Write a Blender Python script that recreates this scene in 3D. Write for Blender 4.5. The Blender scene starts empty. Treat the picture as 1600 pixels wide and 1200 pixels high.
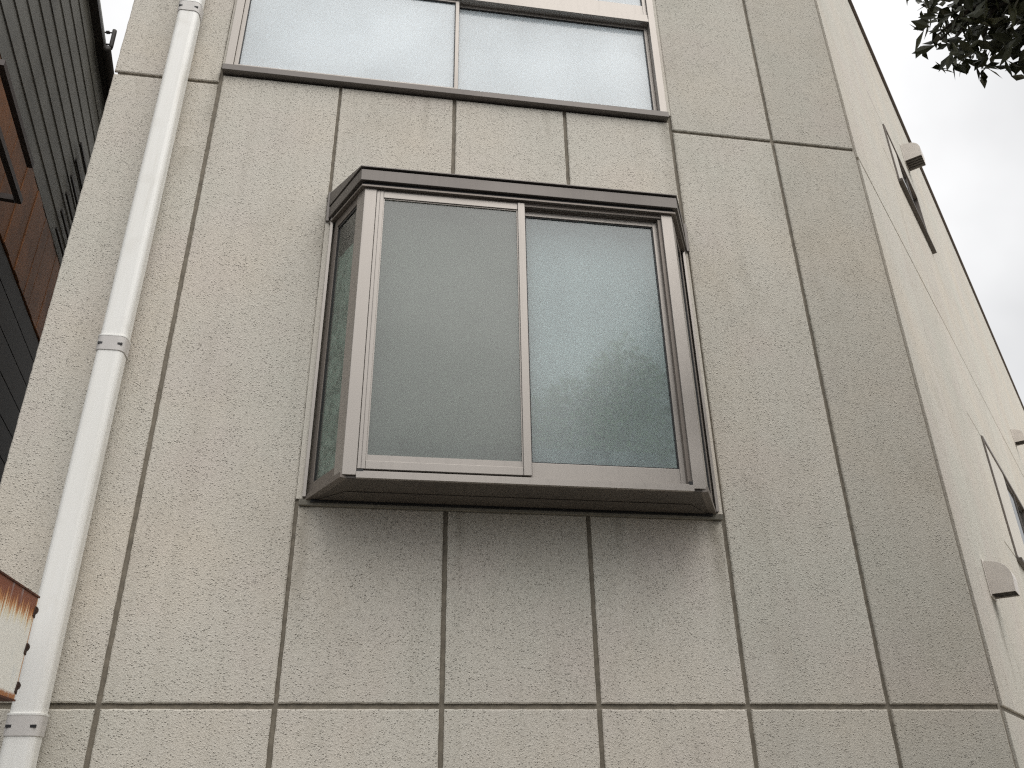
import bpy, bmesh, math, random
from mathutils import Vector, Matrix
from mathutils import noise as mnoise
random.seed(7)
sc = bpy.context.scene
COL = sc.collection
G = 1.94            # height of the first-floor joint above the street: all heights below are measured from that joint

# ------------------------------------------------------------------ camera, sky, sun, exposure
cam_d = bpy.data.cameras.new('camera')
cam = bpy.data.objects.new('camera', cam_d); COL.objects.link(cam)
cam_d.sensor_width = 36.0
cam_d.lens = 36.0 * 1306.06 / 1600.0
cam_d.clip_start = 0.05; cam_d.clip_end = 2000
Rz = Matrix.Rotation(-0.164710, 3, 'Z'); Rx = Matrix.Rotation(0.470391, 3, 'X'); Ry = Matrix.Rotation(0.0173086, 3, 'Y')
M = Rz @ Rx @ Ry                                   # columns: right, forward, up
right, fwd, up = M.col[0], M.col[1], M.col[2]
cm = Matrix((right, up, -fwd)).transposed().to_4x4()
cm.translation = Vector((0.33653, -3.29465, -0.34272 + G))
cam.matrix_world = cm
sc.camera = cam

SUN_EL, SUN_AZ = math.radians(50), math.radians(152)     # azimuth clockwise from +Y
sund = Vector((math.sin(SUN_AZ)*math.cos(SUN_EL), math.cos(SUN_AZ)*math.cos(SUN_EL), math.sin(SUN_EL)))
world = bpy.data.worlds.new('World'); sc.world = world; world.use_nodes = True
nt = world.node_tree; nt.nodes.clear()
out = nt.nodes.new('ShaderNodeOutputWorld'); bg = nt.nodes.new('ShaderNodeBackground')
sky = nt.nodes.new('ShaderNodeTexSky'); sky.sky_type = 'NISHITA'; sky.sun_disc = False
sky.sun_elevation = SUN_EL; sky.sun_rotation = SUN_AZ
tc = nt.nodes.new('ShaderNodeTexCoord'); sep = nt.nodes.new('ShaderNodeSeparateXYZ')
nt.links.new(tc.outputs['Generated'], sep.inputs[0])
mr = nt.nodes.new('ShaderNodeMapRange'); mr.inputs[1].default_value = 0; mr.inputs[2].default_value = 1
mr.inputs[3].default_value = 4.9; mr.inputs[4].default_value = 8.6           # overcast: the zenith is about three times the horizon
nt.links.new(sep.outputs[2], mr.inputs[0])
cn = nt.nodes.new('ShaderNodeTexNoise'); cn.inputs['Scale'].default_value = 1.9; cn.inputs['Detail'].default_value = 5
nt.links.new(tc.outputs['Generated'], cn.inputs[0])
cr = nt.nodes.new('ShaderNodeMapRange'); cr.inputs[1].default_value = .35; cr.inputs[2].default_value = .65
cr.inputs[3].default_value = .74; cr.inputs[4].default_value = 1.16
nt.links.new(cn.outputs[0], cr.inputs[0])
mul = nt.nodes.new('ShaderNodeMath'); mul.operation = 'MULTIPLY'
nt.links.new(mr.outputs[0], mul.inputs[0]); nt.links.new(cr.outputs[0], mul.inputs[1])
vm = nt.nodes.new('ShaderNodeVectorMath'); vm.operation = 'SCALE'; vm.inputs[0].default_value = (1.0, .995, .985)
dt = nt.nodes.new('ShaderNodeVectorMath'); dt.operation = 'DOT_PRODUCT'; dt.inputs[1].default_value = sund      # cloud is brighter round the hidden sun
nt.links.new(tc.outputs['Generated'], dt.inputs[0])
cl = nt.nodes.new('ShaderNodeMath'); cl.operation = 'MAXIMUM'; cl.inputs[1].default_value = 0; nt.links.new(dt.outputs['Value'], cl.inputs[0])
pw = nt.nodes.new('ShaderNodeMath'); pw.operation = 'POWER'; pw.inputs[1].default_value = 4; nt.links.new(cl.outputs[0], pw.inputs[0])
ma = nt.nodes.new('ShaderNodeMath'); ma.operation = 'MULTIPLY_ADD'; ma.inputs[1].default_value = 1.2; ma.inputs[2].default_value = 1; nt.links.new(pw.outputs[0], ma.inputs[0])
m9 = nt.nodes.new('ShaderNodeMath'); m9.operation = 'MULTIPLY'; nt.links.new(mul.outputs[0], m9.inputs[0]); nt.links.new(ma.outputs[0], m9.inputs[1])
nt.links.new(m9.outputs[0], vm.inputs['Scale'])
mix = nt.nodes.new('ShaderNodeMixRGB'); mix.inputs[0].default_value = .90
nt.links.new(sky.outputs[0], mix.inputs[1]); nt.links.new(vm.outputs[0], mix.inputs[2])
nt.links.new(mix.outputs[0], bg.inputs[0]); bg.inputs[1].default_value = 0.10
nt.links.new(bg.outputs[0], out.inputs[0])

sl = bpy.data.lights.new('sun', 'SUN'); sl.energy = 0.9; sl.angle = math.radians(60); sl.color = (1, .95, .88)
so = bpy.data.objects.new('sun', sl); COL.objects.link(so)
so.rotation_euler = sund.to_track_quat('Z', 'Y').to_euler(); so.location = (6, 0, 20)

sc.view_settings.view_transform = 'Standard'; sc.view_settings.look = 'None'
sc.view_settings.gamma = 1; sc.view_settings.use_curve_mapping = False
sc.view_settings.exposure = 0.5
sc.cycles.use_denoising = False            # 128 samples of soft daylight leave only film-like grain
sc.cycles.filter_width = 1.2

# ------------------------------------------------------------------ helpers
def node_mat(name):
    m = bpy.data.materials.new(name); m.use_nodes = True
    n = m.node_tree; b = n.nodes['Principled BSDF']
    return m, n, b
def tex(n, kind, scale, src, **kw):
    t = n.nodes.new('ShaderNodeTex' + kind); t.inputs['Scale'].default_value = scale
    for k, v in kw.items(): t.inputs[k].default_value = v
    n.links.new(src, t.inputs['Vector'])
    return t
def ramp(n, src, stops):
    r = n.nodes.new('ShaderNodeValToRGB'); e = r.color_ramp.elements
    while len(e) < len(stops): e.new(.5)
    for el, (p, c) in zip(e, stops):
        el.position = p; el.color = (c[0], c[1], c[2], 1) if isinstance(c, tuple) else (c, c, c, 1)
    n.links.new(src, r.inputs[0]); return r.outputs[0]
def mixc(n, fac, a, b, mode='MIX'):
    x = n.nodes.new('ShaderNodeMixRGB'); x.blend_type = mode
    for i, v in enumerate((fac, a, b)):
        if hasattr(v, 'is_linked'): n.links.new(v, x.inputs[i])
        else: x.inputs[i].default_value = v if i == 0 else (v[0], v[1], v[2], 1)
    return x.outputs[0]
def math_(n, op, a, b=0.0):
    x = n.nodes.new('ShaderNodeMath'); x.operation = op
    for i, v in enumerate((a, b)):
        if hasattr(v, 'is_linked'): n.links.new(v, x.inputs[i])
        else: x.inputs[i].default_value = v
    return x.outputs[0]
def mapping(n, src, sx, sy, sz, loc=(0, 0, 0)):
    x = n.nodes.new('ShaderNodeMapping'); x.inputs['Scale'].default_value = (sx, sy, sz); x.inputs['Location'].default_value = loc
    n.links.new(src, x.inputs[0]); return x.outputs[0]
def objco(n): return n.nodes.new('ShaderNodeTexCoord').outputs['Object']
def bump(n, h, strength, dist, normal=None):
    x = n.nodes.new('ShaderNodeBump'); x.inputs['Strength'].default_value = strength; x.inputs['Distance'].default_value = dist
    n.links.new(h, x.inputs['Height'])
    if normal: n.links.new(normal, x.inputs['Normal'])
    return x.outputs[0]

def simple(name, col, rough=.6, metal=0, var=.12, scale=6, bumps=0, bscale=80, spec=.5):
    m, n, b = node_mat(name); c = objco(n)
    t = tex(n, 'Noise', scale, c, Detail=5, Roughness=.6)
    lo = tuple(v*(1-var) for v in col); hi = tuple(min(1, v*(1+var)) for v in col)
    n.links.new(ramp(n, t.outputs[0], [(.3, lo), (.7, hi)]), b.inputs['Base Color'])
    b.inputs['Roughness'].default_value = rough; b.inputs['Metallic'].default_value = metal
    b.inputs['Specular IOR Level'].default_value = spec
    if bumps:
        t2 = tex(n, 'Noise', bscale, c, Detail=3)
        n.links.new(bump(n, t2.outputs[0], 1, bumps), b.inputs['Normal'])
    return m

def stucco(name, col, relief=1.0, drips=()):
    m, n, b = node_mat(name); c = objco(n)
    warp = tex(n, 'Noise', 38, c, Detail=2)
    wv = n.nodes.new('ShaderNodeVectorMath'); wv.operation = 'SCALE'; wv.inputs['Scale'].default_value = .012
    n.links.new(warp.outputs['Color'], wv.inputs[0])
    ad = n.nodes.new('ShaderNodeVectorMath'); ad.operation = 'ADD'
    n.links.new(c, ad.inputs[0]); n.links.new(wv.outputs[0], ad.inputs[1])
    wc = ad.outputs[0]
    g1 = tex(n, 'Noise', 120, wc, Detail=3, Roughness=.6)       # sprayed lumps
    g2 = tex(n, 'Noise', 230, wc, Detail=2, Roughness=.5)
    dens = tex(n, 'Noise', 9, c, Detail=3)                     # patches with more and fewer lumps
    vo = tex(n, 'Voronoi', 118, c); vsep = n.nodes.new('ShaderNodeSeparateColor'); n.links.new(vo.outputs['Color'], vsep.inputs[0])
    pres = ramp(n, vsep.outputs[0], [(.30, 0.0), (.62, 1.0)])
    lump = math_(n, 'MULTIPLY', ramp(n, vo.outputs['Distance'], [(.10, 1.0), (.42, 0.0)]), pres)
    fine = ramp(n, g2.outputs[0], [(.45, 0.0), (.65, 1.0)])
    dv = ramp(n, dens.outputs[0], [(.3, .35), (.7, 1.0)])
    h = math_(n, 'ADD', math_(n, 'MULTIPLY', lump, dv), math_(n, 'MULTIPLY', fine, .16))
    n.links.new(bump(n, h, 1.0, .0052*relief), b.inputs['Normal'])
    # colour: faint mottling between warm and greenish grey, thin vertical rain streaks, dark specks
    big = tex(n, 'Noise', 1.1, c, Detail=4, Roughness=.55)
    warm = (col[0]*1.03, col[1]*1.0, col[2]*.97); cool = (col[0]*.965, col[1]*.985, col[2]*.985)
    base = ramp(n, big.outputs[0], [(.36, warm), (.52, col), (.66, cool)])
    pk = tex(n, 'Noise', 2.3, mapping(n, c, 1, 1, 1, (5, 3, 9)), Detail=3)
    base = mixc(n, ramp(n, pk.outputs[0], [(.5, 0.0), (.75, .5)]), base, (col[0]*.99, col[1]*.93, col[2]*.965))
    st = tex(n, 'Noise', 1, mapping(n, c, 13, 13, .55), Detail=4, Roughness=.65)
    base = mixc(n, ramp(n, st.outputs[0], [(.50, 0.0), (.80, max(.02, .28*relief**3))]), base, (col[0]*.62, col[1]*.61, col[2]*.58))
    grime = tex(n, 'Noise', 3.2, mapping(n, c, 1, 1, .7, (2, 8, 1)), Detail=6, Roughness=.7)
    base = mixc(n, ramp(n, grime.outputs[0], [(.52, 0.0), (.78, .40)]), base, (col[0]*.66, col[1]*.64, col[2]*.60))
    sp = tex(n, 'Noise', 95, mapping(n, c, 1, 1, 1, (1, 2, 3)), Detail=2)
    base = mixc(n, ramp(n, sp.outputs[0], [(.64, 0.0), (.70, .22)]), base, (col[0]*.36, col[1]*.34, col[2]*.30))
    pits = ramp(n, g1.outputs[0], [(.34, .30), (.46, 0.0)])     # small dark pits where this noise is low
    base = mixc(n, pits, base, (col[0]*.55, col[1]*.53, col[2]*.49))
    # each panel was sprayed a little differently
    oi = n.nodes.new('ShaderNodeObjectInfo')
    base = mixc(n, ramp(n, oi.outputs['Random'], [(.0, 0.0), (1.0, .13)]), base, (col[0]*.55, col[1]*.55, col[2]*.54))
    xyz = n.nodes.new('ShaderNodeSeparateXYZ'); n.links.new(c, xyz.inputs[0])
    wob = tex(n, 'Noise', 7, c, Detail=4)
    for dx, zt, ln, wd, am in drips:                           # dirty run-off below fittings
        xx = math_(n, 'ABSOLUTE', math_(n, 'SUBTRACT', math_(n, 'ADD', xyz.outputs[0], math_(n, 'MULTIPLY', math_(n, 'SUBTRACT', wob.outputs[0], .5), wd*1.6)), dx))
        mx_ = ramp(n, math_(n, 'DIVIDE', xx, wd), [(.15, 1.0), (1.0, 0.0)])
        zz = math_(n, 'DIVIDE', math_(n, 'SUBTRACT', zt+G, xyz.outputs[2]), ln)
        mz = ramp(n, zz, [(.0, 0.0), (.02, 1.0), (1.0, 0.0)])
        mk = math_(n, 'MULTIPLY', math_(n, 'MULTIPLY', mx_, mz), ramp(n, wob.outputs[0], [(.3, am*.5), (.7, am)]))
        base = mixc(n, mk, base, (col[0]*.36, col[1]*.34, col[2]*.30))
    n.links.new(base, b.inputs['Base Color'])
    b.inputs['Roughness'].default_value = .88; b.inputs['Specular IOR Level'].default_value = .25
    return m

def alu(name, col, rough=.38):
    m, n, b = node_mat(name); c = objco(n)
    t = tex(n, 'Noise', 2.5, c, Detail=4); s = tex(n, 'Noise', 1, mapping(n, c, 60, 60, 2), Detail=3)
    f = ramp(n, t.outputs[0], [(.3, tuple(v*.88 for v in col)), (.7, tuple(v*1.08 for v in col))])
    f = mixc(n, ramp(n, s.outputs[0], [(.55, 0.0), (.8, .25)]), f, tuple(v*.55 for v in col))
    n.links.new(f, b.inputs['Base Color'])
    b.inputs['Metallic'].default_value = .55
    n.links.new(ramp(n, t.outputs[0], [(.3, rough-.06), (.7, rough+.1)]), b.inputs['Roughness'])
    n.links.new(bump(n, s.outputs[0], .15, .0006), b.inputs['Normal'])
    return m

def glass(name, haze=.3, hazecol=(.6, .65, .65), rough=.03, tint=(.9, .95, .93), relief=.0, rscale=60, honey=False, frost=0):
    m = bpy.data.materials.new(name); m.use_nodes = True; n = m.node_tree; n.nodes.clear()
    o = n.nodes.new('ShaderNodeOutputMaterial'); c = objco(n)
    tr = n.nodes.new('ShaderNodeBsdfTransparent'); tr.inputs[0].default_value = (*tint, 1)
    df = n.nodes.new('ShaderNodeBsdfDiffuse'); tl = n.nodes.new('ShaderNodeBsdfTranslucent')
    dirt = tex(n, 'Noise', 1.6, c, Detail=3, Roughness=.5)
    dc = ramp(n, dirt.outputs[0], [(.3, tuple(v*.88 for v in hazecol)), (.7, hazecol)])
    n.links.new(dc, df.inputs[0]); n.links.new(dc, tl.inputs[0])
    m0 = n.nodes.new('ShaderNodeMixShader'); m0.inputs[0].default_value = .45
    n.links.new(df.outputs[0], m0.inputs[1]); n.links.new(tl.outputs[0], m0.inputs[2])
    m1 = n.nodes.new('ShaderNodeMixShader')
    n.links.new(ramp(n, dirt.outputs[0], [(.3, haze*.85), (.7, min(1, haze*1.12))]), m1.inputs[0])
    if frost:                                              # acid-etched outer face: blurs what stands behind
        rf = n.nodes.new('ShaderNodeBsdfRefraction'); rf.inputs['Roughness'].default_value = frost; rf.inputs['IOR'].default_value = 1.16; rf.inputs['Color'].default_value = (*tint, 1)
        g0 = n.nodes.new('ShaderNodeNewGeometry'); mf = n.nodes.new('ShaderNodeMixShader')
        n.links.new(g0.outputs['Backfacing'], mf.inputs[0]); n.links.new(rf.outputs[0], mf.inputs[1]); n.links.new(tr.outputs[0], mf.inputs[2])
        n.links.new(mf.outputs[0], m1.inputs[1])
    else: n.links.new(tr.outputs[0], m1.inputs[1])
    n.links.new(m0.outputs[0], m1.inputs[2])
    gl = n.nodes.new('ShaderNodeBsdfGlossy'); gl.inputs['Roughness'].default_value = rough
    fr = n.nodes.new('ShaderNodeFresnel'); fr.inputs[0].default_value = 1.62
    if relief:
        if honey:
            v = tex(n, 'Voronoi', rscale, c); v.inputs['Randomness'].default_value = .15; hh = v.outputs['Distance']
        else: hh = tex(n, 'Noise', rscale, c, Detail=2).outputs[0]
        nb = bump(n, hh, .6, relief); n.links.new(nb, gl.inputs['Normal']); n.links.new(nb, df.inputs['Normal'])
    m2 = n.nodes.new('ShaderNodeMixShader'); geo = n.nodes.new('ShaderNodeNewGeometry')            # one reflection per pane: its outer face
    n.links.new(math_(n, 'MULTIPLY', fr.outputs[0], math_(n, 'SUBTRACT', 1.0, geo.outputs['Backfacing'])), m2.inputs[0])
    n.links.new(m1.outputs[0], m2.inputs[1]); n.links.new(gl.outputs[0], m2.inputs[2])
    n.links.new(m2.outputs[0], o.inputs[0])
    return m

def lace(name, col, dark, open_=.35, scale=70):
    m, n, b = node_mat(name); c = objco(n)
    w = tex(n, 'Noise', 14, c, Detail=2)
    v = tex(n, 'Voronoi', scale, mixc(n, .12, c, w.outputs['Color']))
    fl = tex(n, 'Noise', 16, c, Detail=4, Roughness=.7)
    pat = ramp(n, fl.outputs[0], [(.42, 0.0), (.55, 1.0)])
    n.links.new(mixc(n, pat, dark, col), b.inputs['Base Color'])
    b.inputs['Roughness'].default_value = .9; b.inputs['Specular IOR Level'].default_value = .1
    tl = n.nodes.new('ShaderNodeBsdfTranslucent'); tl.inputs[0].default_value = (*col, 1)
    tr = n.nodes.new('ShaderNodeBsdfTransparent'); o = n.nodes['Material Output']
    a = n.nodes.new('ShaderNodeMixShader'); a.inputs[0].default_value = .35
    n.links.new(b.outputs[0], a.inputs[1]); n.links.new(tl.outputs[0], a.inputs[2])
    h = ramp(n, v.outputs['Distance'], [(.25, open_), (.5, open_*.3)])
    e = n.nodes.new('ShaderNodeMixShader'); n.links.new(h, e.inputs[0])
    n.links.new(a.outputs[0], e.inputs[1]); n.links.new(tr.outputs[0], e.inputs[2])
    n.links.new(e.outputs[0], o.inputs[0])
    return m

def tag(o, label=None, cat=None, group=None, kind=None):
    if label: o['label'] = label
    if cat: o['category'] = cat
    if group: o['group'] = group
    if kind: o['kind'] = kind
    return o
def empty(name, label, cat, loc=(0, 0, 0), group=None):
    o = bpy.data.objects.new(name, None); COL.objects.link(o)
    o.location = (loc[0], loc[1], loc[2] + G); o.empty_display_size = .2
    return tag(o, label, cat, group)
def link(name, bm, mat, parent=None, smooth=False, label=None, bevel=0, segs=2):
    bmesh.ops.recalc_face_normals(bm, faces=bm.faces)
    me = bpy.data.meshes.new(name); bm.to_mesh(me); bm.free()
    if smooth: me.polygons.foreach_set('use_smooth', [True]*len(me.polygons))
    for x in (mat if isinstance(mat, (list, tuple)) else [mat]): me.materials.append(x)
    o = bpy.data.objects.new(name, me); COL.objects.link(o)
    if parent: o.parent = parent
    else: o.location.z = G
    if label: o['label'] = label
    if bevel:
        b = o.modifiers.new('bevel', 'BEVEL'); b.width = bevel; b.segments = segs; b.limit_method = 'ANGLE'; b.angle_limit = math.radians(30)
    return o
def B(bm, x0, x1, y0, y1, z0, z1, mi=0):
    vs = [bm.verts.new((x, y, z)) for x in (x0, x1) for y in (y0, y1) for z in (z0, z1)]
    for f in ((0, 1, 3, 2), (4, 6, 7, 5), (0, 4, 5, 1), (2, 3, 7, 6), (0, 2, 6, 4), (1, 5, 7, 3)):
        bm.faces.new([vs[i] for i in f]).material_index = mi
    return vs
def hexa(bm, bot, top, mi=0):
    """prism between two loops with the same number of corners"""
    a = [bm.verts.new(p) for p in bot]; b = [bm.verts.new(p) for p in top]; n = len(a)
    bm.faces.new(a[::-1]).material_index = mi; bm.faces.new(b).material_index = mi
    for i in range(n): bm.faces.new((a[i], a[(i+1) % n], b[(i+1) % n], b[i])).material_index = mi
def tube(bm, pts, r, seg=8, r1=None):
    pts = [Vector(p) for p in pts]; rings = []
    for i, p in enumerate(pts):
        d = (pts[min(i+1, len(pts)-1)] - pts[max(i-1, 0)]).normalized()
        a = d.orthogonal().normalized(); b = d.cross(a)
        rr = r if r1 is None else r + (r1 - r)*i/(len(pts)-1)
        rings.append([bm.verts.new(p + a*math.cos(t)*rr + b*math.sin(t)*rr) for t in (2*math.pi*k/seg for k in range(seg))])
    for u, v in zip(rings, rings[1:]):
        for k in range(seg): bm.faces.new((u[k], u[(k+1) % seg], v[(k+1) % seg], v[k]))
    bm.faces.new(rings[0][::-1]); bm.faces.new(rings[-1])
def frame_of(origin, dx, dn):
    """local frame: x along the wall, y into the wall, z up"""
    m = Matrix.Identity(4)
    dx = Vector(dx).normalized(); dn = Vector(dn).normalized()
    m.col[0][:3] = dx; m.col[1][:3] = dn; m.col[2][:3] = (0, 0, 1)
    m.translation = Vector(origin); return m
def xf(bm, m): bmesh.ops.transform(bm, matrix=m, verts=bm.verts); return bm

# ------------------------------------------------------------------ materials
WALL = (.655, .618, .548)
M_wall = stucco('sprayed_stucco', WALL, 1.0, [(.03, .76, .55, .05, .75), (1.76, .76, .6, .05, .8), (.66, .76, .30, .03, .5), (1.33, .76, .25, .03, .4), (-.61, 3.05, .9, .05, .6), (1.77, 3.05, .8, .05, .6), (.45, 3.05, .35, .03, .45),
                                      (-.005, 2.20, .5, .05, .45), (1.815, 2.20, .5, .05, .45), (1.1, 3.05, .3, .03, .25), (-.70, 2.55, .25, .05, .35), (2.45, 2.98, 1.2, .12, .3)])
M_seal = simple('joint_sealant', (.205, .18, .142), .85, var=.25, scale=30, bumps=.0006, bscale=140)
M_sealb = stucco('painted_sealant', WALL, .3)
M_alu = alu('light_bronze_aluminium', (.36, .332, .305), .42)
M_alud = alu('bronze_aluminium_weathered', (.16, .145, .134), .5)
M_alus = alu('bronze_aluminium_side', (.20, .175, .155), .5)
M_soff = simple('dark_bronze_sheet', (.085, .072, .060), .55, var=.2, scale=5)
M_gask = simple('black_gasket', (.012, .012, .013), .5)
M_ledge = simple('weathered_ledge_sheet', (.22, .205, .17), .6, var=.2, scale=8)
M_pvc = None
def pvc():
    m, n, b = node_mat('aged_white_plastic'); c = objco(n)
    t = tex(n, 'Noise', 1, mapping(n, c, 18, 18, 1.2), Detail=5, Roughness=.65)
    t2 = tex(n, 'Noise', 7, c, Detail=4)
    f = ramp(n, t.outputs[0], [(.35, (.87, .865, .835)), (.62, (.82, .81, .77)), (.80, (.60, .56, .49))])
    f = mixc(n, ramp(n, t2.outputs[0], [(.6, 0.0), (.85, .35)]), f, (.55, .51, .44))
    n.links.new(f, b.inputs['Base Color']); b.inputs['Roughness'].default_value = .32
    b.inputs['Specular IOR Level'].default_value = .45
    n.links.new(bump(n, t2.outputs[0], .2, .002), b.inputs['Normal'])
    return m
M_pvc = pvc()
M_pvc2 = simple('grey_white_collar_plastic', (.60, .575, .55), .45, var=.08, scale=10)
M_glassL = glass('dull_frosted_glass', .46, (.47, .495, .47), .24, (.82, .86, .83), frost=.7)
M_glassR = glass('pale_frosted_glass', .40, (.60, .67, .68), .20, (.90, .94, .94), frost=.8)
M_glassS = glass('clear_side_glass', .10, (.4, .43, .4), .04, (.82, .87, .84))
M_glassU = glass('patterned_upper_glass', .92, (.90, .955, .985), .12, (.9, .95, .96), .0005, 110, True)
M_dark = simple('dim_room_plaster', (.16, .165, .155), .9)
M_curtL = simple('grey_green_curtain', (.42, .46, .43), .9, var=.2, scale=3)
M_curtR = simple('pale_blue_curtain', (.74, .81, .82), .9, var=.25, scale=2)
M_curtU = simple('white_curtain', (.86, .89, .92), .85, var=.05, scale=2)
M_lace = lace('floral_lace', (.62, .72, .69), (.30, .38, .36), .05)
M_lace2 = lace('floral_lace_pale', (.40, .46, .45), (.10, .14, .14), .35)
M_asph = simple('asphalt', (.05, .05, .05), .9, var=.3, scale=40, bumps=.004, bscale=200)
M_conc = simple('pavement_concrete', (.40, .36, .30), .9, var=.15, scale=8, bumps=.001)
M_box = simple('beige_painted_metal', (.62, .58, .51), .5, var=.05)
M_hood = simple('beige_vent_plastic', (.70, .65, .60), .42, var=.06, scale=12)

M_louv = simple('grey_hood_louvre', (.10, .09, .08), .6)

# ------------------------------------------------------------------ ground
bm = bmesh.new(); B(bm, -400, 400, -400, 400, -G-.6, -G-.12)
tag(link('ground', bm, M_asph), kind='structure')
bm = bmesh.new(); B(bm, -60, 60, -12, -1.1, -G-.12, -G-.10)
tag(link('road', bm, M_asph), kind='structure')
bm = bmesh.new(); B(bm, -60, 60, -1.1, 14, -G-.12, -G+.0)
tag(link('pavement', bm, M_conc), kind='structure')

# ------------------------------------------------------------------ the building
bld = empty('apartment_building', 'beige stuccoed building with wall panels, an angled corner and a bronze box bay window', 'building', (0, 0, -G))
bld_z = G
def bl(name, bm, mat, **k):
    bmesh.ops.translate(bm, verts=bm.verts, vec=(0, 0, G))
    return link(name, bm, mat, bld, **k)
def sub(name, bm, mat, par, **k):
    bmesh.ops.translate(bm, verts=bm.verts, vec=(0, 0, G))
    return link(name, bm, mat, par, **k)

X0, X7, TOP = -1.112, 2.892, 6.43
c45 = math.sqrt(.5)
CH = frame_of((X7, 0, 0), (c45, c45, 0), (-c45, c45, 0))       # chamfer: s along, y into, z up
CHL = 30.0
def rect_grid(bm, x0, x1, z0, z1, y0, y1, holes):
    """slab with rectangular holes, made of butted boxes with reveals kept"""
    xs = sorted({x0, x1, *[h[0] for h in holes], *[h[1] for h in holes]})
    zs = sorted({z0, z1, *[h[2] for h in holes], *[h[3] for h in holes]})
    vmap = {}
    def v(x, y, z):
        k = (x, y, z)
        if k not in vmap: vmap[k] = bm.verts.new(k)
        return vmap[k]
    solid = lambda i, j: 0 <= i < len(xs)-1 and 0 <= j < len(zs)-1 and not any(h[0] <= xs[i] < h[1] and h[2] <= zs[j] < h[3] for h in holes)
    for i in range(len(xs)-1):
        for j in range(len(zs)-1):
            if not solid(i, j): continue
            a, b, c, d = xs[i], xs[i+1], zs[j], zs[j+1]
            bm.faces.new((v(a, y0, c), v(b, y0, c), v(b, y0, d), v(a, y0, d)))
            bm.faces.new((v(a, y1, d), v(b, y1, d), v(b, y1, c), v(a, y1, c)))
            if not solid(i-1, j): bm.faces.new((v(a, y0, c), v(a, y0, d), v(a, y1, d), v(a, y1, c)))
            if not solid(i+1, j): bm.faces.new((v(b, y0, d), v(b, y0, c), v(b, y1, c), v(b, y1, d)))
            if not solid(i, j-1): bm.faces.new((v(b, y0, c), v(a, y0, c), v(a, y1, c), v(b, y1, c)))
            if not solid(i, j+1): bm.faces.new((v(a, y0, d), v(b, y0, d), v(b, y1, d), v(a, y1, d)))
BAY = (.06, 1.75, .80, 2.30); UPW = (-.56, 1.755, 3.09, 4.70)
bm = bmesh.new(); rect_grid(bm, X0+.014, X7-.012, -G, TOP-.02, .012, .22, [BAY, UPW])
bl('front_wall', bm, M_seal)
W1 = (2.04, 3.25, 4.17, 4.77); W2 = (2.70, 4.9, 1.19, 2.13)
bm = bmesh.new(); rect_grid(bm, .004, CHL, -G, TOP-.02, .012, .20, [W1, W2]); xf(bm, CH)
bl('angled_wall', bm, M_seal)
bm = bmesh.new()
e = CH @ Vector((CHL, .2, 0))
B(bm, X0+.012, X0+.2, .225, 9, -G, TOP-.02)
bl('side_wall', bm, M_wall)
bm = bmesh.new(); B(bm, e.x-.2, e.x, e.y, e.y+4, -G, TOP-.02); bl('side_wall', bm, M_wall)
bm = bmesh.new()
foot = [(X0+.01, .012), (X7, .012), (e.x, e.y), (e.x, e.y+4), (X0+.01, 9)]
hexa(bm, [(x, y, TOP-.02) for x, y in foot], [(x, y, TOP+.02) for x, y in foot]); bl('roof', bm, M_seal)
bm = bmesh.new(); B(bm, 0, CHL, -.025, .05, TOP, TOP+.05); xf(bm, CH); bl('coping', bm, simple('brown_coping_metal', (.10, .075, .06), .5))
bm = bmesh.new(); B(bm, X0, X7-.02, -.025, .05, TOP+.02, TOP+.07); bl('coping', bm, bpy.data.materials['brown_coping_metal'])

def panel_bm(x0, x1, z0, z1, thick=.0125, gap=.0095, jit=.0011, step=.022, inset=.005):
    """one wall panel: slightly ragged arris, chamfered edge, returns into the joint"""
    bm = bmesh.new(); x0 += gap; x1 -= gap; z0 += gap; z1 -= gap
    pts = []
    def run(a, b, fixed, horiz, inward):
        n = max(2, int(abs(b-a)/step))
        for i in range(n):
            t = a + (b-a)*i/n; k = 0 if i == 0 else (random.random()-.35)*jit*2*inward
            pts.append((t, fixed+k) if horiz else (fixed+k, t))
    run(x0, x1, z0, True, 1); run(z0, z1, x1, False, -1); run(x1, x0, z1, True, -1); run(z1, z0, x0, False, 1)
    cx, cz = (x0+x1)/2, (z0+z1)/2; n = len(pts)
    def inn(p, d): return (p[0] + max(-1, min(1, (cx-p[0])/1e-3 if False else (1 if p[0] < x0+.004 else -1 if p[0] > x1-.004 else 0)))*d,
                           p[1] + (1 if p[1] < z0+.004 else -1 if p[1] > z1-.004 else 0)*d)
    L = [[bm.verts.new((p[0], thick, p[1])) for p in pts], [bm.verts.new((p[0], inset*.7, p[1])) for p in pts],
         [bm.verts.new((*[(q := inn(p, inset))[0]], 0, q[1])) for p in pts]]
    for a, b in zip(L, L[1:]):
        for i in range(n): bm.faces.new((a[i], a[(i+1) % n], b[(i+1) % n], b[i]))
    bm.faces.new(L[2]); return bm
random.seed(3)
H1, H2 = 2.984, 0.0
cols = [(X0-.0095, -.60), (-.60, 0), (0, .6), (.6, 1.2), (1.2, 1.8), (1.8, 2.395), (2.395, X7+.004)]
UPT = 4.75
pan = []
for i, (a, b) in enumerate(cols):
    pan.append((a, b, -G-.01, H2))
    if i in (0, 5, 6):
        pan.append((a, b, H2, H1)); pan.append((a, b, H1, TOP))
    elif i == 1:
        pan.append((a, b+.004, H2, 3.052))
    else:
        pan.append((a, b, H2, .762)); pan.append((a, b, 2.27, 3.052))
    if 1 <= i <= 4: pan.append((a, b, UPT, TOP))
M_wallw = stucco('shaded_stucco', (.605, .573, .505), 1.0, [(1.80, 3.05, .8, .04, .5), (2.45, 2.98, 1.2, .12, .3)])  # the wall's darkening to the right is put into the colour, plus run-off
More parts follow.
